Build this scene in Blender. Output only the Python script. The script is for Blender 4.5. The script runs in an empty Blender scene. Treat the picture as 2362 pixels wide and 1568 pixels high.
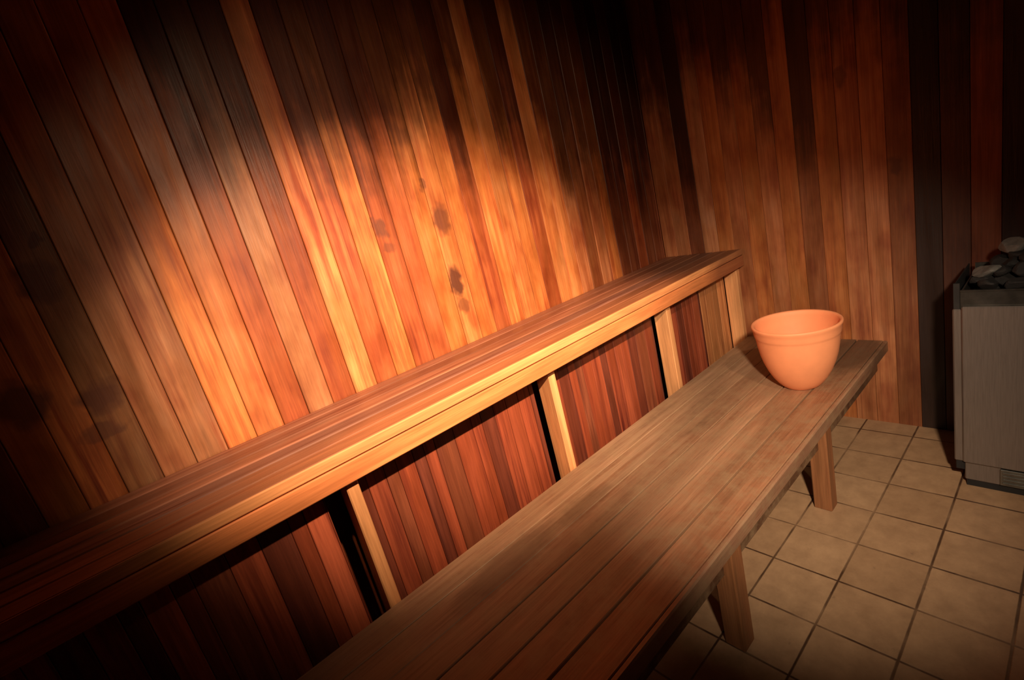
import bpy, math, random
from mathutils import Vector, Matrix
random.seed(7)
sc = bpy.context.scene
COL = sc.collection

# ---------------------------------------------------------------- camera
# world: X along the benches towards the far wall, Y out from the bench wall
# into the room, Z up.
cam_d = bpy.data.cameras.new('camera')
cam = bpy.data.objects.new('camera', cam_d)
COL.objects.link(cam)
W_, F_ = 2362.0, 1102.4
cam_d.sensor_width = 36.0
cam_d.lens = F_ / W_ * 36.0
cam_d.clip_start = 0.02
# rows: camera right, down, forward in (X, -Y, Z)
r = Vector((0.73313613, 0.6362789, -0.24012618))
d = Vector((-0.34017091, 0.03734813, -0.93962166))
f = Vector((0.58889318, -0.77055453, -0.24382483))
M = Matrix(((r.x, -d.x, -f.x, 0.0), (r.y, -d.y, -f.y, 1.6906), (r.z, -d.z, -f.z, 1.4), (0, 0, 0, 1)))
cam.matrix_world = M
sc.camera = cam

# ---------------------------------------------------------------- world, light, exposure
wd = bpy.data.worlds.new('world')
sc.world = wd
wd.use_nodes = True
wd.node_tree.nodes['Background'].inputs[0].default_value = (1, 0.8, 0.6, 1)
wd.node_tree.nodes['Background'].inputs[1].default_value = 0.0
sc.view_settings.view_transform = 'Standard'
sc.view_settings.look = 'None'
sc.view_settings.gamma = 1
sc.view_settings.use_curve_mapping = False
sc.view_settings.exposure = 0.0


def spot(name, loc, target, energy, size, blend, color, radius):
    l = bpy.data.lights.new(name, 'SPOT')
    l.energy = energy
    l.spot_size = math.radians(size)
    l.spot_blend = blend
    l.color = color
    l.shadow_soft_size = radius
    o = bpy.data.objects.new(name, l)
    COL.objects.link(o)
    o.location = loc
    o.rotation_euler = (Vector(target) - Vector(loc)).to_track_quat('-Z', 'Y').to_euler()
    return o


lamp = spot('lamp_light', (0.42, 2.50, 2.60), (0.96, 0.0, 0.94), 1080, 36, 1.0, (1.0, 0.62, 0.38), 0.03)
lamp.scale = (1.34, 1, 1)
lamp = spot('lamp_glow', (0.42, 2.50, 2.60), (1.40, 0.0, 0.95), 115, 56, 1.0, (1.0, 0.62, 0.38), 0.03)
lamp.scale = (1.3, 1, 1)
spot('camera_side_fill', (0.10, 2.00, 1.75), (1.90, 0.86, 0.44), 285, 50, 1.0, (1.0, 0.76, 0.55), 0.05)  # unseen fill light added to brighten the pot's side and the floor

L = 2.609      # far wall
X0 = -1.25     # wall behind the camera
Y1 = 2.85      # wall opposite the benches
ZC = 2.80      # ceiling


# ---------------------------------------------------------------- mesh helpers
class MB:
    def __init__(s):
        s.v, s.f, s.c, s.smooth, s.h = [], [], [], [], []
        s.heat = 9.0

    def add(s, vs, fs, col=(1, 1, 1, 0), smooth=False):
        b = len(s.v)
        s.v += [tuple(p) for p in vs]
        for q in fs:
            s.f.append(tuple(b + i for i in q))
            s.c.append(col)
            s.smooth.append(smooth)
            s.h.append(s.heat)

    def prism(s, prof, a0, a1, fn, col=(1, 1, 1, 0)):
        """profile polygon extruded from a0 to a1; fn(u, v, a) gives the point"""
        n = len(prof)
        vs = [fn(u, v, a0) for u, v in prof] + [fn(u, v, a1) for u, v in prof]
        fs = [(i, (i + 1) % n, n + (i + 1) % n, n + i) for i in range(n)]
        fs += [tuple(range(n - 1, -1, -1)), tuple(range(n, 2 * n))]
        s.add(vs, fs, col)

    def box(s, x0, x1, y0, y1, z0, z1, b=0.0, col=(1, 1, 1, 0)):
        """box with all twelve edges chamfered by b"""
        if b <= 0:
            vs = [(x, y, z) for x in (x0, x1) for y in (y0, y1) for z in (z0, z1)]
            s.add(vs, [(0, 1, 3, 2), (4, 6, 7, 5), (0, 4, 5, 1), (2, 3, 7, 6), (0, 2, 6, 4), (1, 5, 7, 3)], col)
            return
        lo, hi = (x0, y0, z0), (x1, y1, z1)
        idx, vs = {}, []
        for i in (0, 1):
            for j in (0, 1):
                for k in (0, 1):
                    c = [(lo, hi)[i][0], (lo, hi)[j][1], (lo, hi)[k][2]]
                    sg = (1 - 2 * i, 1 - 2 * j, 1 - 2 * k)
                    for ax in range(3):
                        p = [c[t] + (0 if t == ax else sg[t] * b) for t in range(3)]
                        idx[(i, j, k, ax)] = len(vs)
                        vs.append(p)
        fs = []
        for ax in range(3):
            o = [t for t in range(3) if t != ax]
            for side in (0, 1):
                q = []
                for (m, n) in ((0, 0), (1, 0), (1, 1), (0, 1)):
                    key = [0, 0, 0]
                    key[ax] = side
                    key[o[0]] = m
                    key[o[1]] = n
                    q.append(idx[tuple(key) + (ax,)])
                fs.append(tuple(q))
        for ax in range(3):
            o = [t for t in range(3) if t != ax]
            for m in (0, 1):
                for n in (0, 1):
                    k0 = [0, 0, 0]
                    k1 = [0, 0, 0]
                    k0[ax], k1[ax] = 0, 1
                    for kk in (k0, k1):
                        kk[o[0]], kk[o[1]] = m, n
                    fs.append((idx[tuple(k0) + (o[0],)], idx[tuple(k0) + (o[1],)], idx[tuple(k1) + (o[1],)], idx[tuple(k1) + (o[0],)]))
        for i in (0, 1):
            for j in (0, 1):
                for k in (0, 1):
                    fs.append(tuple(idx[(i, j, k, ax)] for ax in range(3)))
        s.add(vs, fs, col)

    def lathe(s, prof, cx, cy, n=72, col=(1, 1, 1, 0)):
        vs = []
        for rr, z in prof:
            for i in range(n):
                a = 2 * math.pi * i / n
                vs.append((cx + rr * math.cos(a), cy + rr * math.sin(a), z))
        fs = []
        for j in range(len(prof) - 1):
            for i in range(n):
                k = (i + 1) % n
                fs.append((j * n + i, j * n + k, (j + 1) * n + k, (j + 1) * n + i))
        fs.append(tuple(range(n - 1, -1, -1)))
        fs.append(tuple((len(prof) - 1) * n + i for i in range(n)))
        s.add(vs, fs, col, True)

    def build(s, name, mat, parent=None, origin=(0, 0, 0)):
        me = bpy.data.meshes.new(name)
        o3 = Vector(origin)
        me.from_pydata([tuple(Vector(p) - o3) for p in s.v], [], s.f)
        at = me.attributes.new('tint', 'FLOAT_COLOR', 'CORNER')
        data = []
        for poly in me.polygons:
            poly.use_smooth = s.smooth[poly.index]
            data += list(s.c[poly.index]) * poly.loop_total
        at.data.foreach_set('color', data)
        ht_ = me.attributes.new('stain_shade_height', 'FLOAT', 'FACE')
        ht_.data.foreach_set('value', s.h)
        import bmesh
        bm = bmesh.new()
        bm.from_mesh(me)
        bmesh.ops.recalc_face_normals(bm, faces=bm.faces)
        bm.to_mesh(me)
        bm.free()
        me.materials.append(mat)
        o = bpy.data.objects.new(name, me)
        COL.objects.link(o)
        if parent is not None:
            o.parent = parent
            w, q = Vector((0, 0, 0)), parent
            while q is not None:
                w += q.location
                q = q.parent
            o.location = o3 - w
        else:
            o.location = o3
        return o


def struct(o):
    o['kind'] = 'structure'
    return o


def thing(name, loc, label, cat, group=None):
    o = bpy.data.objects.new(name, None)
    o.empty_display_size = 0.1
    COL.objects.link(o)
    o.location = loc
    o['label'] = label
    o['category'] = cat
    if group:
        o['group'] = group
    return o


# ---------------------------------------------------------------- materials
def new_mat(name):
    m = bpy.data.materials.new(name)
    m.use_nodes = True
    nt = m.node_tree
    return m, nt, nt.nodes['Principled BSDF']


class N:
    """small helper for node trees"""
    def __init__(s, nt):
        s.nt = nt

    def n(s, t, **kw):
        nd = s.nt.nodes.new(t)
        for k, v in kw.items():
            setattr(nd, k, v)
        return nd

    def link(s, a, b):
        s.nt.links.new(a, b)

    def math(s, op, a, b=None, clamp=False):
        nd = s.n('ShaderNodeMath', operation=op, use_clamp=clamp)
        for i, x in enumerate((a, b)):
            if x is None:
                continue
            if isinstance(x, (int, float)):
                nd.inputs[i].default_value = x
            else:
                s.link(x, nd.inputs[i])
        return nd.outputs[0]

    def noise(s, vec, scale, detail=4, rough=0.6, dist=0.0):
        nd = s.n('ShaderNodeTexNoise')
        nd.inputs['Scale'].default_value = scale
        nd.inputs['Detail'].default_value = detail
        nd.inputs['Roughness'].default_value = rough
        nd.inputs['Distortion'].default_value = dist
        s.link(vec, nd.inputs['Vector'])
        return nd.outputs['Fac']

    def mapping(s, vec, scale, loc=(0, 0, 0)):
        nd = s.n('ShaderNodeMapping')
        nd.inputs['Scale'].default_value = scale
        nd.inputs['Location'].default_value = loc
        s.link(vec, nd.inputs['Vector'])
        return nd.outputs[0]

    def ramp(s, fac, stops):
        nd = s.n('ShaderNodeValToRGB')
        el = nd.color_ramp.elements
        while len(el) < len(stops):
            el.new(0.5)
        for e, (p, c) in zip(el, stops):
            e.position = p
            e.color = c if len(c) == 4 else (*c, 1)
        s.link(fac, nd.inputs[0])
        return nd.outputs[0]

    def mix(s, fac, a, b, mode='MIX'):
        nd = s.n('ShaderNodeMix', data_type='RGBA', blend_type=mode)
        if isinstance(fac, (int, float)):
            nd.inputs[0].default_value = fac
        else:
            s.link(fac, nd.inputs[0])
        for i, x in ((6, a), (7, b)):
            if isinstance(x, tuple):
                nd.inputs[i].default_value = x if len(x) == 4 else (*x, 1)
            else:
                s.link(x, nd.inputs[i])
        return nd.outputs[2]


def wood(name, axis='Z', grain=1.0, streak=(0.40, 0.16, 0.10), rough=(0.38, 0.6), knots_patches=(), plane='XZ', bump=0.35,
         stain=0.0, stain_col=(0.05, 0.02, 0.012), spec=0.5, wear=0.0, wear_col=(0.4, 0.33, 0.25), knot_patch_col=(0.10, 0.035, 0.02), boards_=False):
    """timber whose boards carry their own colour in 'tint' (alpha = a per-board seed)"""
    m, nt, bs = new_mat(name)
    g = N(nt)
    tc = g.n('ShaderNodeTexCoord').outputs['Object']
    at = g.n('ShaderNodeAttribute', attribute_name='tint')
    seed = g.math('MULTIPLY', at.outputs['Alpha'], 37.0)
    off = g.n('ShaderNodeCombineXYZ')
    for i in range(3):
        g.link(seed, off.inputs[i])
    va = g.n('ShaderNodeVectorMath', operation='ADD')
    g.link(tc, va.inputs[0])
    g.link(off.outputs[0], va.inputs[1])
    vec = va.outputs[0]
    k = {'X': (0.035, 1, 1), 'Y': (1, 0.035, 1), 'Z': (1, 1, 0.035)}[axis]
    k2 = {'X': (0.16, 1, 1), 'Y': (1, 0.16, 1), 'Z': (1, 1, 0.16)}[axis]
    fine = g.noise(g.mapping(vec, k), 190, 5, 0.65)
    mid = g.noise(g.mapping(vec, k), 46, 4, 0.6, 0.4)
    big = g.noise(g.mapping(vec, k2), 9, 3, 0.55, 0.8)
    # streaks of darker heartwood
    st = g.math('MULTIPLY', g.ramp(mid, [(0.42, (0, 0, 0)), (0.66, (1, 1, 1))]), g.ramp(big, [(0.38, (0.15,) * 3), (0.62, (1,) * 3)]))
    st = g.math('MULTIPLY', st, 0.85 * grain)
    c = g.mix(st, at.outputs['Color'], g.mix(1.0, at.outputs['Color'], (*streak, 1), 'MULTIPLY'))
    # value variation along the board
    v = g.ramp(fine, [(0.3, (0.72,) * 3), (0.7, (1.18,) * 3)])
    c = g.mix(0.8, c, g.mix(1.0, c, v, 'MULTIPLY'))
    v = g.ramp(big, [(0.3, (0.55,) * 3), (0.68, (1.30,) * 3)])
    c = g.mix(0.8, c, g.mix(1.0, c, v, 'MULTIPLY'))
    if stain:
        sn = g.noise(g.mapping(vec, k2), 5.0, 4, 0.7, 0.5)
        c = g.mix(g.math('MULTIPLY', g.ramp(sn, [(0.50, (0,) * 3), (0.68, (1,) * 3)]), stain), c, stain_col)
    if wear:
        wn = g.noise(tc, 14, 6, 0.7)
        c = g.mix(g.math('MULTIPLY', g.ramp(wn, [(0.42, (0,) * 3), (0.70, (1,) * 3)]), wear), c, wear_col)
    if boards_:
        # staining plus painted light falloff: each board darkens above its own ragged height
        ha = g.n('ShaderNodeAttribute', attribute_name='stain_shade_height')
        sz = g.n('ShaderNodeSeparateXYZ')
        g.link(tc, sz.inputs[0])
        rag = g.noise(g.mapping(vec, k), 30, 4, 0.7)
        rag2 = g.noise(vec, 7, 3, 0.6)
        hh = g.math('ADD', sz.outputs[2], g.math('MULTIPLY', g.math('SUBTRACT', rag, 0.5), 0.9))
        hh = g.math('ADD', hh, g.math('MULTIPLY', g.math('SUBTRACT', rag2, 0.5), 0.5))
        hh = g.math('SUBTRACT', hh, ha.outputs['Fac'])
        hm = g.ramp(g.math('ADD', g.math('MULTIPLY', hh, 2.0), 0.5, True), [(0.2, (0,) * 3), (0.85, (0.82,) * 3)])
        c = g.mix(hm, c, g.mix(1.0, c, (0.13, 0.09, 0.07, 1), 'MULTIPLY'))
        # soft cloudy patches of paler and redder timber
        cl = g.noise(g.mapping(vec, {'X': (0.5, 1, 1), 'Y': (1, 0.5, 1), 'Z': (1, 1, 0.5)}[axis]), 11, 3, 0.5)
        c = g.mix(1.0, c, g.ramp(cl, [(0.32, (0.74, 0.60, 0.58)), (0.52, (1, 1, 1)), (0.70, (1.08, 1.22, 1.45))]), 'MULTIPLY')
    if knots_patches:
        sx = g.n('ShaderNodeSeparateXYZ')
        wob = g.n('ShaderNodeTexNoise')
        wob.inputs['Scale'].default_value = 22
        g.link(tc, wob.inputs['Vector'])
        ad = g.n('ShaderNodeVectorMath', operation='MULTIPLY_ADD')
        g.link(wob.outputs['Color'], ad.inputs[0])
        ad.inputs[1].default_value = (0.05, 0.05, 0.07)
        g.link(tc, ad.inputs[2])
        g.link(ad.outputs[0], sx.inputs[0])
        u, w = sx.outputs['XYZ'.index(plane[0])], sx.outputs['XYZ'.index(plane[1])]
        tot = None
        for (ku, kz, ru, rz, s_) in knots_patches:
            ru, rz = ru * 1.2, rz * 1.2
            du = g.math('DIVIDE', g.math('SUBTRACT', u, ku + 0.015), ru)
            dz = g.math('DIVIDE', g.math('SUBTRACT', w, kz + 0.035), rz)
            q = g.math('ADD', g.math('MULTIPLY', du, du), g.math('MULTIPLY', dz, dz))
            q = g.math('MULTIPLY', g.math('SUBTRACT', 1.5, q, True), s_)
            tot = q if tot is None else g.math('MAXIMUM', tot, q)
        c = g.mix(tot, c, knot_patch_col)
    g.link(c, bs.inputs['Base Color'])
    rr = g.n('ShaderNodeMapRange')
    g.link(big, rr.inputs[0])
    rr.inputs[1].default_value = 0.35
    rr.inputs[2].default_value = 0.65
    rr.inputs[3].default_value = rough[0]
    rr.inputs[4].default_value = rough[1]
    g.link(rr.outputs[0], bs.inputs['Roughness'])
    bs.inputs['Specular IOR Level'].default_value = spec
    bp = g.n('ShaderNodeBump')
    bp.inputs['Strength'].default_value = bump
    bp.inputs['Distance'].default_value = 0.0015
    g.link(g.math('ADD', fine, g.math('MULTIPLY', mid, 1.5)), bp.inputs['Height'])
    g.link(bp.outputs[0], bs.inputs['Normal'])
    return m


def plain(name, col, rough=0.5, metal=0.0, var=0.25, scale=20, bump=0.2, streaky=None, dist=0.002):
    m, nt, bs = new_mat(name)
    g = N(nt)
    tc = g.n('ShaderNodeTexCoord').outputs['Object']
    v = g.mapping(tc, streaky) if streaky else tc
    nz = g.noise(v, scale, 5, 0.6)
    lo = tuple(c * (1 - var) for c in col)
    hi = tuple(min(1, c * (1 + var)) for c in col)
    g.link(g.ramp(nz, [(0.3, lo), (0.7, hi)]), bs.inputs['Base Color'])
    bs.inputs['Roughness'].default_value = rough
    bs.inputs['Metallic'].default_value = metal
    bp = g.n('ShaderNodeBump')
    bp.inputs['Strength'].default_value = bump
    bp.inputs['Distance'].default_value = dist
    g.link(nz, bp.inputs['Height'])
    g.link(bp.outputs[0], bs.inputs['Normal'])
    return m


KN = [(1.093, 1.20, 0.026, 0.055, 0.95), (1.100, 1.10, 0.02, 0.03, 0.6), (1.105, 1.455, 0.03, 0.05, 0.75), (1.065, 1.60, 0.012, 0.02, 0.6),
      (0.835, 1.475, 0.022, 0.03, 0.7), (0.850, 1.40, 0.02, 0.02, 0.5), (-0.075, 1.63, 0.009, 0.013, 0.95),
      (-0.105, 1.53, 0.035, 0.04, 0.8), (-0.10, 1.21, 0.04, 0.035, 0.8), (-0.12, 1.12, 0.04, 0.015, 0.6),
      (-0.24, 1.25, 0.04, 0.05, 0.8)]
M_wall_l = wood('cedar_boards_bench_wall', 'Z', 1.0, knots_patches=KN, boards_=True, rough=(0.34, 0.62))
M_wall_b = wood('cedar_boards_far_wall', 'Z', 0.7, knots_patches=[(1.155, 1.215, 0.02, 0.03, 0.85), (0.98, 1.62, 0.02, 0.03, 0.6)], plane='YZ', rough=(0.4, 0.65), boards_=True)
M_riser = wood('redwood_riser', 'Z', 1.2, streak=(0.30, 0.13, 0.10), rough=(0.45, 0.7))
M_bench_u = wood('oiled_cedar_slats', 'X', 1.1, knots_patches=[(2.50, 0.30, 0.35, 0.20, 0.6)], plane='XY', knot_patch_col=(0.10, 0.05, 0.03), streak=(0.45, 0.26, 0.2), rough=(0.38, 0.6))  # broad dark ellipse over the far end of the seat
M_light = wood('pale_cedar_framing', 'X', 0.6, knots_patches=[(2.56, 0.87, 0.26, 0.12, 0.65)], plane='XZ', knot_patch_col=(0.14, 0.045, 0.025), streak=(0.6, 0.36, 0.26), rough=(0.4, 0.6))  # broad dark ellipse over the far end of fascia and edge strip
M_post = wood('pale_cedar_posts', 'Z', 0.5, streak=(0.6, 0.36, 0.26), rough=(0.45, 0.65))
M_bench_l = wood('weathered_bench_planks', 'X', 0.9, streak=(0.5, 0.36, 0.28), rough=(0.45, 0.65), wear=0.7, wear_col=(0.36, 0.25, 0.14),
                 knots_patches=[(2.45, 0.98, 0.20, 0.09, 0.75), (0.62, 0.60, 0.16, 0.05, 0.45), (0.95, 0.62, 0.10, 0.04, 0.35)], plane='XY', knot_patch_col=(0.085, 0.05, 0.028))  # first ellipse paints the pot's shadow into the plank colour
M_leg = wood('weathered_bench_legs', 'Z', 0.7, streak=(0.5, 0.3, 0.22), rough=(0.5, 0.7))
M_ceil = wood('cedar_ceiling_boards', 'X', 0.8, rough=(0.5, 0.7))

# terracotta
M_terra = plain('terracotta', (0.88, 0.34, 0.155), 0.62, 0, 0.07, 9, 0.15)
# brushed steel, painted steel, black steel, stones
M_steel = plain('brushed_steel_casing', (0.27, 0.235, 0.21), 0.42, 0.75, 0.12, 30, 0.1, (1, 8, 0.4), 0.0006)
M_bright = plain('polished_steel_rim', (0.20, 0.20, 0.18), 0.28, 0.9, 0.35, 18, 0.2)
M_dark = plain('blackened_steel', (0.02, 0.02, 0.02), 0.6, 0.3, 0.2, 20)
M_stone = plain('dark_sauna_stone', (0.010, 0.0095, 0.009), 0.8, 0, 0.5, 30, 0.8, None, 0.004)
M_stone_l = plain('pale_sauna_stone', (0.11, 0.11, 0.10), 0.75, 0, 0.4, 30, 0.8, None, 0.004)


def tile_mat():
    m, nt, bs = new_mat('beige_floor_tiles')
    g = N(nt)
    tc = g.n('ShaderNodeTexCoord').outputs['Object']
    sx = g.n('ShaderNodeSeparateXYZ')
    g.link(tc, sx.inputs[0])

    def cell(o, p, org):
        q = g.math('DIVIDE', g.math('SUBTRACT', o, org - 20 * p), p)
        fr = g.math('FRACT', q)
        dd = g.math('MULTIPLY', g.math('MINIMUM', fr, g.math('SUBTRACT', 1.0, fr)), p)
        return g.math('FLOOR', q), dd
    ix, dx = cell(sx.outputs[0], 0.2085, 1.2495)
    iy, dy = cell(sx.outputs[1], 0.2015, 0.984)
    dm = g.math('MINIMUM', dx, dy)
    wob = g.math('MULTIPLY', g.noise(tc, 30, 3), 0.0022)
    dm = g.math('ADD', dm, wob)
    grout = g.ramp(g.math('MULTIPLY', dm, 100), [(0.30, (1,) * 3), (0.55, (0,) * 3)])
    faint = g.ramp(g.noise(tc, 3.2, 3), [(0.36, (0.30,) * 3), (0.55, (1,) * 3)])
    gm = g.math('MULTIPLY', grout, faint)
    cid = g.n('ShaderNodeCombineXYZ')
    g.link(ix, cid.inputs[0])
    g.link(iy, cid.inputs[1])
    wn = g.n('ShaderNodeTexWhiteNoise', noise_dimensions='3D')
    g.link(cid.outputs[0], wn.inputs['Vector'])
    base = g.ramp(wn.outputs['Value'], [(0.0, (0.38, 0.245, 0.140)), (1.0, (0.44, 0.290, 0.170))])
    mot = g.ramp(g.noise(tc, 13, 6, 0.7), [(0.32, (0.80, 0.76, 0.72)), (0.68, (1.12, 1.10, 1.06))])
    c = g.mix(1.0, base, mot, 'MULTIPLY')
    dirt = g.ramp(g.noise(tc, 22, 5, 0.75), [(0.62, (0,) * 3), (0.76, (0.6,) * 3)])
    c = g.mix(dirt, c, (0.16, 0.10, 0.06))
    c = g.mix(gm, c, (0.07, 0.035, 0.018))
    g.link(c, bs.inputs['Base Color'])
    bs.inputs['Roughness'].default_value = 0.5
    bp = g.n('ShaderNodeBump')
    bp.inputs['Strength'].default_value = 0.6
    bp.inputs['Distance'].default_value = 0.002
    g.link(g.math('SUBTRACT', 1.0, grout), bp.inputs['Height'])
    g.link(bp.outputs[0], bs.inputs['Normal'])
    return m


M_floor = tile_mat()

# ---------------------------------------------------------------- room shell
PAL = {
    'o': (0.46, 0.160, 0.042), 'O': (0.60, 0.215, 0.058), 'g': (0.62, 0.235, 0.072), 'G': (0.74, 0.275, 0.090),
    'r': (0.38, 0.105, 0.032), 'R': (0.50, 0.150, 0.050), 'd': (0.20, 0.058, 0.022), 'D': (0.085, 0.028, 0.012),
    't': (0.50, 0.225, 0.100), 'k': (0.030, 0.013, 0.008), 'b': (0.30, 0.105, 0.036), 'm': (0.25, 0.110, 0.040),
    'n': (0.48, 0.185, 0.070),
}


def boards(mb, codes, u0, pitch, a0, a1, fn, heat=None, th=0.014, gap=0.0016, ch=0.0022, dim=1.0):
    """run of tongue-and-groove boards; fn(u, depth, a)"""
    i = 0
    u = u0
    for cd in codes:
        w = pitch
        rgb = PAL[cd]
        j = dim * (1 + random.uniform(-0.06, 0.06))
        col = (rgb[0] * j, rgb[1] * j, rgb[2] * j, random.random())
        off = random.uniform(0, 0.0012)
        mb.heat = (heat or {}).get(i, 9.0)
        a, b = u + gap / 2, u + w - gap / 2
        prof = [(a, -th), (a, -ch - off), (a + ch, -off), (b - ch, -off), (b, -ch - off), (b, -th)]
        mb.prism(prof, a0, a1, fn, col)
        u += w
        i += 1
    mb.heat = 9.0
    return u


P = 0.0857
# bench wall: seam at x = 0.5495; boards listed from x = 0.5495 - 21 P
left_codes = list('bordnbodrobdromb') + list('on' 'm' 'tn')   # up to x = .1115
u_start = 0.5495 - 5.1 * P
mb = MB()
seq = {}
# explicit codes for the boards in view, index 0 begins at x = -0.229
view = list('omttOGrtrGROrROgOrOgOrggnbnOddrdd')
x_view = 0.5495 - 9.08 * P
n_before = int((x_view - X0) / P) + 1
pre = [random.choice('obordnb') for _ in range(n_before)]
codes = pre + view
xx = x_view - n_before * P
ntot = int(math.ceil((L - xx) / P))
codes = codes[:ntot]
while len(codes) < ntot:
    codes.append('r')
xs_last = xx + P * ntot
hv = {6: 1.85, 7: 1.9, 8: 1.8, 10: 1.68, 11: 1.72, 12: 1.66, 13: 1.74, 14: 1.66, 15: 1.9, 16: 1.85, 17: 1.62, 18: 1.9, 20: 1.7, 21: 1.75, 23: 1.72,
      24: 1.5, 25: 1.6, 26: 1.55, 27: 1.5, 28: 1.45, 29: 1.4, 30: 1.45, 31: 1.4, 32: 1.4, 33: 1.45}  # start heights of the staining and painted falloff on each board
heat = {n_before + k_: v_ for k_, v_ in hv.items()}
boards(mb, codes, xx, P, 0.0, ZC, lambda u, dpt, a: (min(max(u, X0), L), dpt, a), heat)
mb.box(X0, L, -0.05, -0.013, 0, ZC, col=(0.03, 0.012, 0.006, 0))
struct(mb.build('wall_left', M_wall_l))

mb = MB()
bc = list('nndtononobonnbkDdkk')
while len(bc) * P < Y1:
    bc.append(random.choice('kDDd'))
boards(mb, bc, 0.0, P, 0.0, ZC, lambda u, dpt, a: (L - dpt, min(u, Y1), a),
       {0: 1.75, 1: 1.7, 2: 1.25, 3: 1.95, 4: 1.95, 5: 1.8, 6: 1.75, 7: 1.5, 8: 2.0, 9: 1.3, 10: 1.75, 11: 1.8, 12: 1.8, 13: 1.75, 14: 1.5, 15: 1.5, 16: 1.6}, gap=0.0010, ch=0.0014, dim=0.85)  # far-wall boards darken above these heights: staining and painted falloff
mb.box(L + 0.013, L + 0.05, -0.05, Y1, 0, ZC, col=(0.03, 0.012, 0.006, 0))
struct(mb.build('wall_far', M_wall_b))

mb = MB()
boards(mb, [random.choice('dDdk') for _ in range(int((L - X0) / P) + 1)], X0, P, 0, ZC, lambda u, dpt, a: (min(u, L), Y1 - dpt, a))
mb.box(X0, L, Y1 + 0.013, Y1 + 0.05, 0, ZC, col=(0.03, 0.012, 0.006, 0))
struct(mb.build('wall_right', M_wall_l))
mb = MB()
boards(mb, [random.choice('dDdk') for _ in range(int(Y1 / P) + 1)], 0, P, 0, ZC, lambda u, dpt, a: (X0 + dpt, min(u, Y1), a))
mb.box(X0 - 0.05, X0 - 0.013, 0, Y1, 0, ZC, col=(0.03, 0.012, 0.006, 0))
struct(mb.build('wall_near', M_wall_b))
mb = MB()
boards(mb, [random.choice('dDkDd') for _ in range(int(Y1 / P) + 1)], 0, P, X0, L, lambda u, dpt, a: (a, min(u, Y1), ZC - dpt))
mb.box(X0, L, 0, Y1, ZC + 0.013, ZC + 0.05, col=(0.03, 0.012, 0.006, 0))
struct(mb.build('ceiling', M_ceil))
mb = MB()
mb.box(X0, L + 0.05, -0.05, Y1, -0.05, 0.0)
struct(mb.build('floor', M_floor))


# ---------------------------------------------------------------- upper bench
def jit(c, a=0.1, seed=None):
    j = 1 + random.uniform(-a, a)
    return (c[0] * j, c[1] * j, c[2] * j, random.random())


BX0 = -0.95
XE = L - 0.004
H2 = 0.934
ub = thing('upper_bench', (0.83, 0.23, 0), 'long high slatted cedar bench against the left board wall, above the lower bench', 'bench')
mb = MB()
ns = 6
pw = 0.464 / ns
for i in range(ns):
    y0 = 0.004 + i * pw
    c = [(0.30, 0.130, 0.075), (0.25, 0.100, 0.055), (0.34, 0.145, 0.08), (0.26, 0.12, 0.08), (0.38, 0.155, 0.075), (0.42, 0.17, 0.075)][i]
    mb.box(BX0, XE, y0, y0 + pw - 0.005, H2 - 0.034, H2 - random.uniform(0, 0.001), 0.004, jit(c, 0.05))
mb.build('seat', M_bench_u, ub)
mb = MB()
mb.box(BX0, XE, 0.4635, 0.4725, H2 - 0.031, H2 + 0.0005, 0.003, (0.78, 0.37, 0.145, 0.3))
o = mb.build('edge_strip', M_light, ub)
o['label'] = 'pale front edge strip'
mb = MB()
mb.box(BX0, XE, 0.448, 0.4715, 0.842, H2 - 0.0345, 0.003, (0.70, 0.265, 0.092, 0.6))
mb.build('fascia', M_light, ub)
mb = MB()
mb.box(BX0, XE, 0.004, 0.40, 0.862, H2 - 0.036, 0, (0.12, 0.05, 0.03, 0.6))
mb.build('underframe', M_bench_u, ub)
for i, x0 in enumerate((-0.49, 0.292, 1.075, 1.865, XE - 0.036)):
    mb = MB()
    x1 = x0 + 0.035
    mb.box(x0, x1, 0.367, 0.4405, 0.0, 0.898 if i < 9 else 0, 0.003, jit((0.78, 0.40, 0.17), 0.04))
    mb.build('post', M_post, ub, (x0, 0.44, 0))
mb = MB()
rc = list('rdbrRdrrRdr') + list('dRrbrdrRrdrb') + list('rdrbrrdrRrdb') * 2
k = 0
# boards fill each bay but stop short of the next post, leaving an open dark slot
for s0, s1 in ((BX0, -0.53), (-0.454, 0.246), (0.328, 1.052), (1.111, 1.846), (1.901, XE - 0.038)):
    u = s0
    while u < s1 - 0.001:
        w = min(0.058 * random.choice((0.7, 1, 1, 1.3)), s1 - u)
        rgb = PAL[rc[k % len(rc)]]
        q = 0.80
        if u > 2.29:
            rgb, q = (0.62, 0.27, 0.10), 1
        elif u < 2.29 < u + w:
            w = 2.292 - u
        col = jit((rgb[0] * q * 0.9, rgb[1] * (0.9 if q == 1 else 0.72) * q, rgb[2] * 0.9 * q), 0.12)
        p0, p1 = u + 0.0006, u + w - 0.0006
        prof = [(p0, 0.351), (p0, 0.3635), (p0 + 0.0015, 0.365), (p1 - 0.0015, 0.365), (p1, 0.3635), (p1, 0.351)]
        mb.prism(prof, 0.0, 0.86, lambda p, q_, z: (p, q_, z), col)
        u += w
        k += 1
o = mb.build('riser_panel', M_riser, ub)
o['label'] = 'red-brown vertical boards closing the space below the bench'

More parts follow.
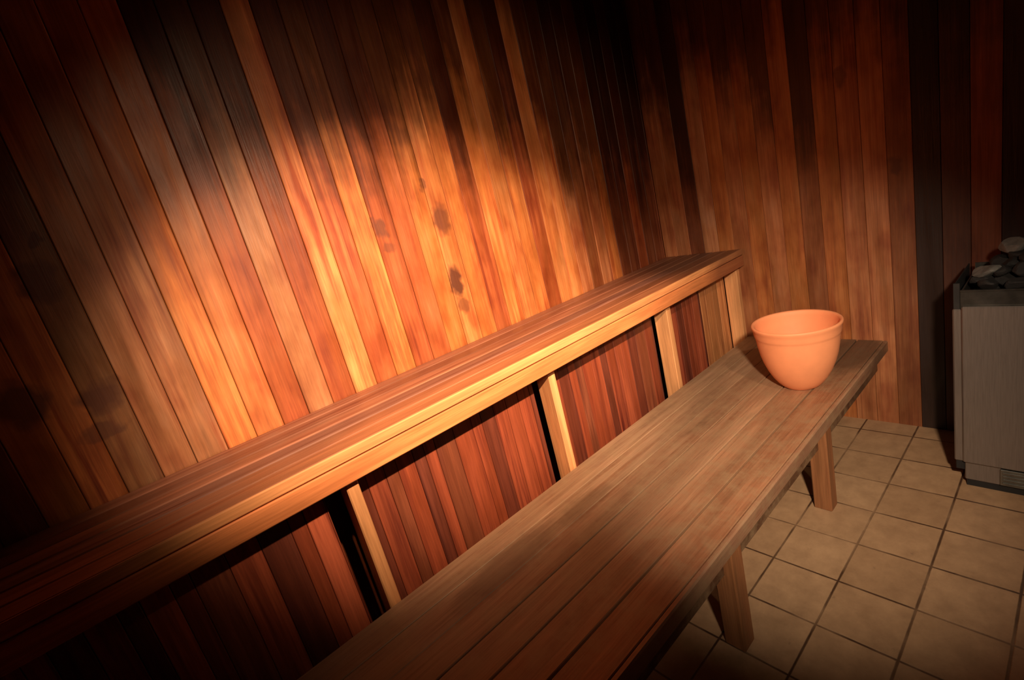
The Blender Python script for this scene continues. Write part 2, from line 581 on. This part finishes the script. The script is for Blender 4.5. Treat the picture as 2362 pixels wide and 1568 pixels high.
# ---------------------------------------------------------------- lower bench
H1 = 0.431
lb = thing('lower_bench', (0.83, 0.76, 0), 'low wide bench of worn grey-brown planks on square legs over the tiled floor', 'bench')
mb = MB()
edges = [0.446, 0.552, 0.657, 0.756, 0.862, 0.969, 1.070]
cols = [(0.37, 0.235, 0.140), (0.39, 0.245, 0.145), (0.38, 0.220, 0.125), (0.42, 0.240, 0.135), (0.39, 0.205, 0.110), (0.39, 0.190, 0.098)]
for i in range(6):
    mb.box(BX0, XE, edges[i], edges[i + 1] - (0.0012, 0.0012, 0.003, 0.006, 0.0055, 0.0015)[i], H1 - 0.034, H1 - (0.0, 0.0008, 0.0, 0.001, 0.0, 0.0012)[i], 0.002, jit(cols[i], 0.04))
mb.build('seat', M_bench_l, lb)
mb = MB()
mb.box(BX0, XE, 1.0695, 1.0865, 0.378, H1 - 0.001, 0.004, (0.36, 0.19, 0.11, 0.4))
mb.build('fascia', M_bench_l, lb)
mb = MB()
for a0, a1 in ((BX0, -0.4905), (-0.4275, 0.2695), (0.3325, 1.0375), (1.1005, 1.8025), (1.8655, XE)):
    mb.box(a0, a1, 1.018, 1.041, 0.273, H1 - 0.0345, 0.002, (0.13, 0.06, 0.03, 0.7))
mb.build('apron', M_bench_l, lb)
mb = MB()
mb.box(BX0, XE, 0.52, 0.545, 0.30, H1 - 0.0345, 0.002, (0.20, 0.09, 0.045, 0.2))
mb.build('apron', M_bench_l, lb)
for x0 in (-0.49, 0.27, 1.038, 1.803):
    for y0, y1 in ((1.0045, 1.0685), (0.455, 0.519)):
        mb = MB()
        mb.box(x0, x0 + 0.062, y0, y1, 0.0, 0.3965 if y0 < 1 else 0.3965, 0.004, jit((0.30, 0.125, 0.048), 0.05))
        mb.build('leg', M_leg, lb, (x0, y0, 0))
    mb = MB()
    mb.box(x0 - 0.028, x0 + 0.0, 0.5455, 1.0175, 0.31, H1 - 0.0345, 0.002, (0.26, 0.12, 0.06, 0.1))
    mb.build('cross_rail', M_bench_l, lb)

# ---------------------------------------------------------------- terracotta pot
PX, PY = 2.035, 0.915
pot = thing('terracotta_pot', (PX, PY, H1), 'round orange terracotta pot standing near the far end of the lower bench', 'pot')
zb = H1 + 0.0005
outer = [(0.058, 0), (0.064, 0.002), (0.072, 0.008), (0.088, 0.026), (0.104, 0.050), (0.119, 0.080), (0.132, 0.115), (0.1415, 0.150), (0.1475, 0.185), (0.1510, 0.212),
         (0.1530, 0.226), (0.1540, 0.231), (0.1560, 0.235), (0.1570, 0.240), (0.1585, 0.252), (0.1610, 0.266), (0.1645, 0.274), (0.1640, 0.281), (0.1600, 0.284)]
inner = [(0.1540, 0.281), (0.1510, 0.276), (0.1500, 0.262), (0.147, 0.242), (0.141, 0.210), (0.130, 0.160), (0.112, 0.112), (0.088, 0.065), (0.066, 0.034), (0.03, 0.022), (0.004, 0.020)]
mb = MB()
mb.lathe([(a, zb + b) for a, b in outer + inner], PX, PY, 96)
mb.build('bowl', M_terra, pot, (PX, PY, zb))

# ---------------------------------------------------------------- sauna heater
HX, HY0, HY1, HXB = 2.18, 1.372, 1.83, 2.52
ht = thing('sauna_heater', ((HX + HXB) / 2, (HY0 + HY1) / 2, 0), 'grey steel floor-standing sauna heater with stones on top, in front of the dark far wall', 'heater')
mb = MB()
mb.box(HX + 0.002, HXB, HY0 + 0.001, HY1 - 0.001, 0.105, 0.712, 0.004)
mb.build('casing', M_steel, ht)
mb = MB()
mb.box(HX - 0.010, HX + 0.0015, HY0 + 0.026, HY1 - 0.026, 0.108, 0.724, 0.004)
mb.build('front_panel', M_steel, ht)
mb = MB()
mb.box(HX + 0.006, HXB - 0.02, HY0 + 0.030, HY1 - 0.03, 0.028, 0.1045, 0.003)
pl = mb.build('plinth', M_steel, ht)
mb = MB()
mb.box(HX - 0.004, HX + 0.0055, HY0 + 0.125, HY1 - 0.125, 0.034, 0.100, 0.002)
for i in range(4):
    mb.box(HX - 0.0075, HX - 0.0038, HY0 + 0.132, HY1 - 0.132, 0.043 + i * 0.014, 0.049 + i * 0.014, 0.001)
mb.build('vent_plate', M_bright, pl)
mb = MB()
mb.box(HX + 0.012, HXB - 0.03, HY0 + 0.034, HY1 - 0.034, 0.0, 0.0275)
mb.build('foot_frame', M_dark, ht)
mb = MB()
mb.box(HX + 0.01, HX + 0.05, HY0 + 0.004, HY0 + 0.0295, 0.066, 0.1045, 0.002)
mb.build('side_bracket', M_dark, ht)
mb = MB()
# open stone tray: four walls and a floor
t = 0.006
ty0, ty1, tx0, tx1 = HY0 + 0.022, HY1 - 0.022, HX + 0.004, HXB - 0.01
mb.box(tx0, tx0 + t, ty0, ty1, 0.7125, 0.776, 0.001)
mb.box(tx1 - t, tx1, ty0, ty1, 0.7125, 0.80, 0.001)
mb.box(tx0 + t, tx1 - t, ty0, ty0 + t, 0.7125, 0.776, 0.001)
mb.box(tx0 + t, tx1 - t, ty1 - t, ty1, 0.7125, 0.776, 0.001)
mb.box(tx0 - 0.004, tx0 + t + 0.001, ty0, ty1, 0.7762, 0.7815, 0.001)
tray = mb.build('stone_tray', M_bright, ht)
mb = MB()
mb.box(HX + 0.004, HX + 0.012, HY0 + 0.004, HY0 + 0.0215, 0.7125, 0.806, 0.001)
mb.box(HX + 0.012, HXB - 0.02, HY0 + 0.004, HY0 + 0.008, 0.7125, 0.80, 0.001)
mb.build('side_guard', M_dark, ht)


def stone(x, y, z, rx, ry, rz, seed, mat, label):
    rnd = random.Random(seed)
    import bmesh
    bm = bmesh.new()
    bmesh.ops.create_icosphere(bm, subdivisions=3, radius=1)
    # rough stone: cut by random planes, then scaled
    planes = []
    for _ in range(9):
        n = Vector((rnd.gauss(0, 1), rnd.gauss(0, 1), rnd.gauss(0, 1))).normalized()
        planes.append((n, rnd.uniform(0.55, 0.85)))
    ang = rnd.uniform(0, 6.28)
    Rz = Matrix.Rotation(ang, 3, 'Z') @ Matrix.Rotation(rnd.uniform(-0.5, 0.5), 3, 'X')
    for v in bm.verts:
        p = v.co.copy()
        for n, dd in planes:
            e = p.dot(n) - dd
            if e > 0:
                p -= n * e
        p = Vector((p.x * rx, p.y * ry, p.z * rz))
        v.co = Rz @ p
    me = bpy.data.meshes.new('sauna_stone')
    bm.to_mesh(me)
    bm.free()
    me.materials.append(mat)
    o = bpy.data.objects.new('sauna_stone', me)
    COL.objects.link(o)
    o.location = (x, y, z)
    o['label'] = label
    o['category'] = 'stone'
    o['group'] = 'stones heaped on the heater'
    return o


DL = 'dark rough sauna stone in the heap on top of the steel heater'
sd = 0
for layer, (z, inset, step) in enumerate(((0.745, 0.044, 0.058), (0.787, 0.045, 0.060), (0.824, 0.085, 0.060), (0.855, 0.125, 0.058))):
    x = tx0 + inset
    row = 0
    while x < tx1 - inset + 0.01:
        y = ty0 + inset + (0.028 if (row + layer) % 2 else 0)
        while y < min(ty1 - inset + 0.005, 1.72):
            sd += 1
            rnd = random.Random(sd * 13)
            if layer > 0 or x < tx0 + 0.12 or y < ty0 + 0.1:
                xs, ys = x + rnd.uniform(-.006, .006), y + rnd.uniform(-.006, .006)
                s_ = rnd.uniform(0.029, 0.036)
                if layer == 0:
                    s_ = min(s_, 0.026)
                stone(xs, ys, z + rnd.uniform(-.004, .005), s_ * 1.05, s_, s_ * 0.8, sd, M_stone, DL)
            y += step
        x += step * 0.95
        row += 1
stone(tx0 + 0.085, 1.452, 0.826, 0.036, 0.046, 0.020, 901, M_stone_l, 'pale flat sauna stone lying left of centre on the dark heap')
stone(tx0 + 0.185, 1.505, 0.885, 0.030, 0.040, 0.030, 902, M_stone_l, 'pale grey jagged sauna stone at the left top of the heap')
stone(tx0 + 0.190, 1.575, 0.900, 0.030, 0.040, 0.030, 903, M_stone_l, 'pale grey sauna stone at the top of the heap, by the photo\'s right edge')
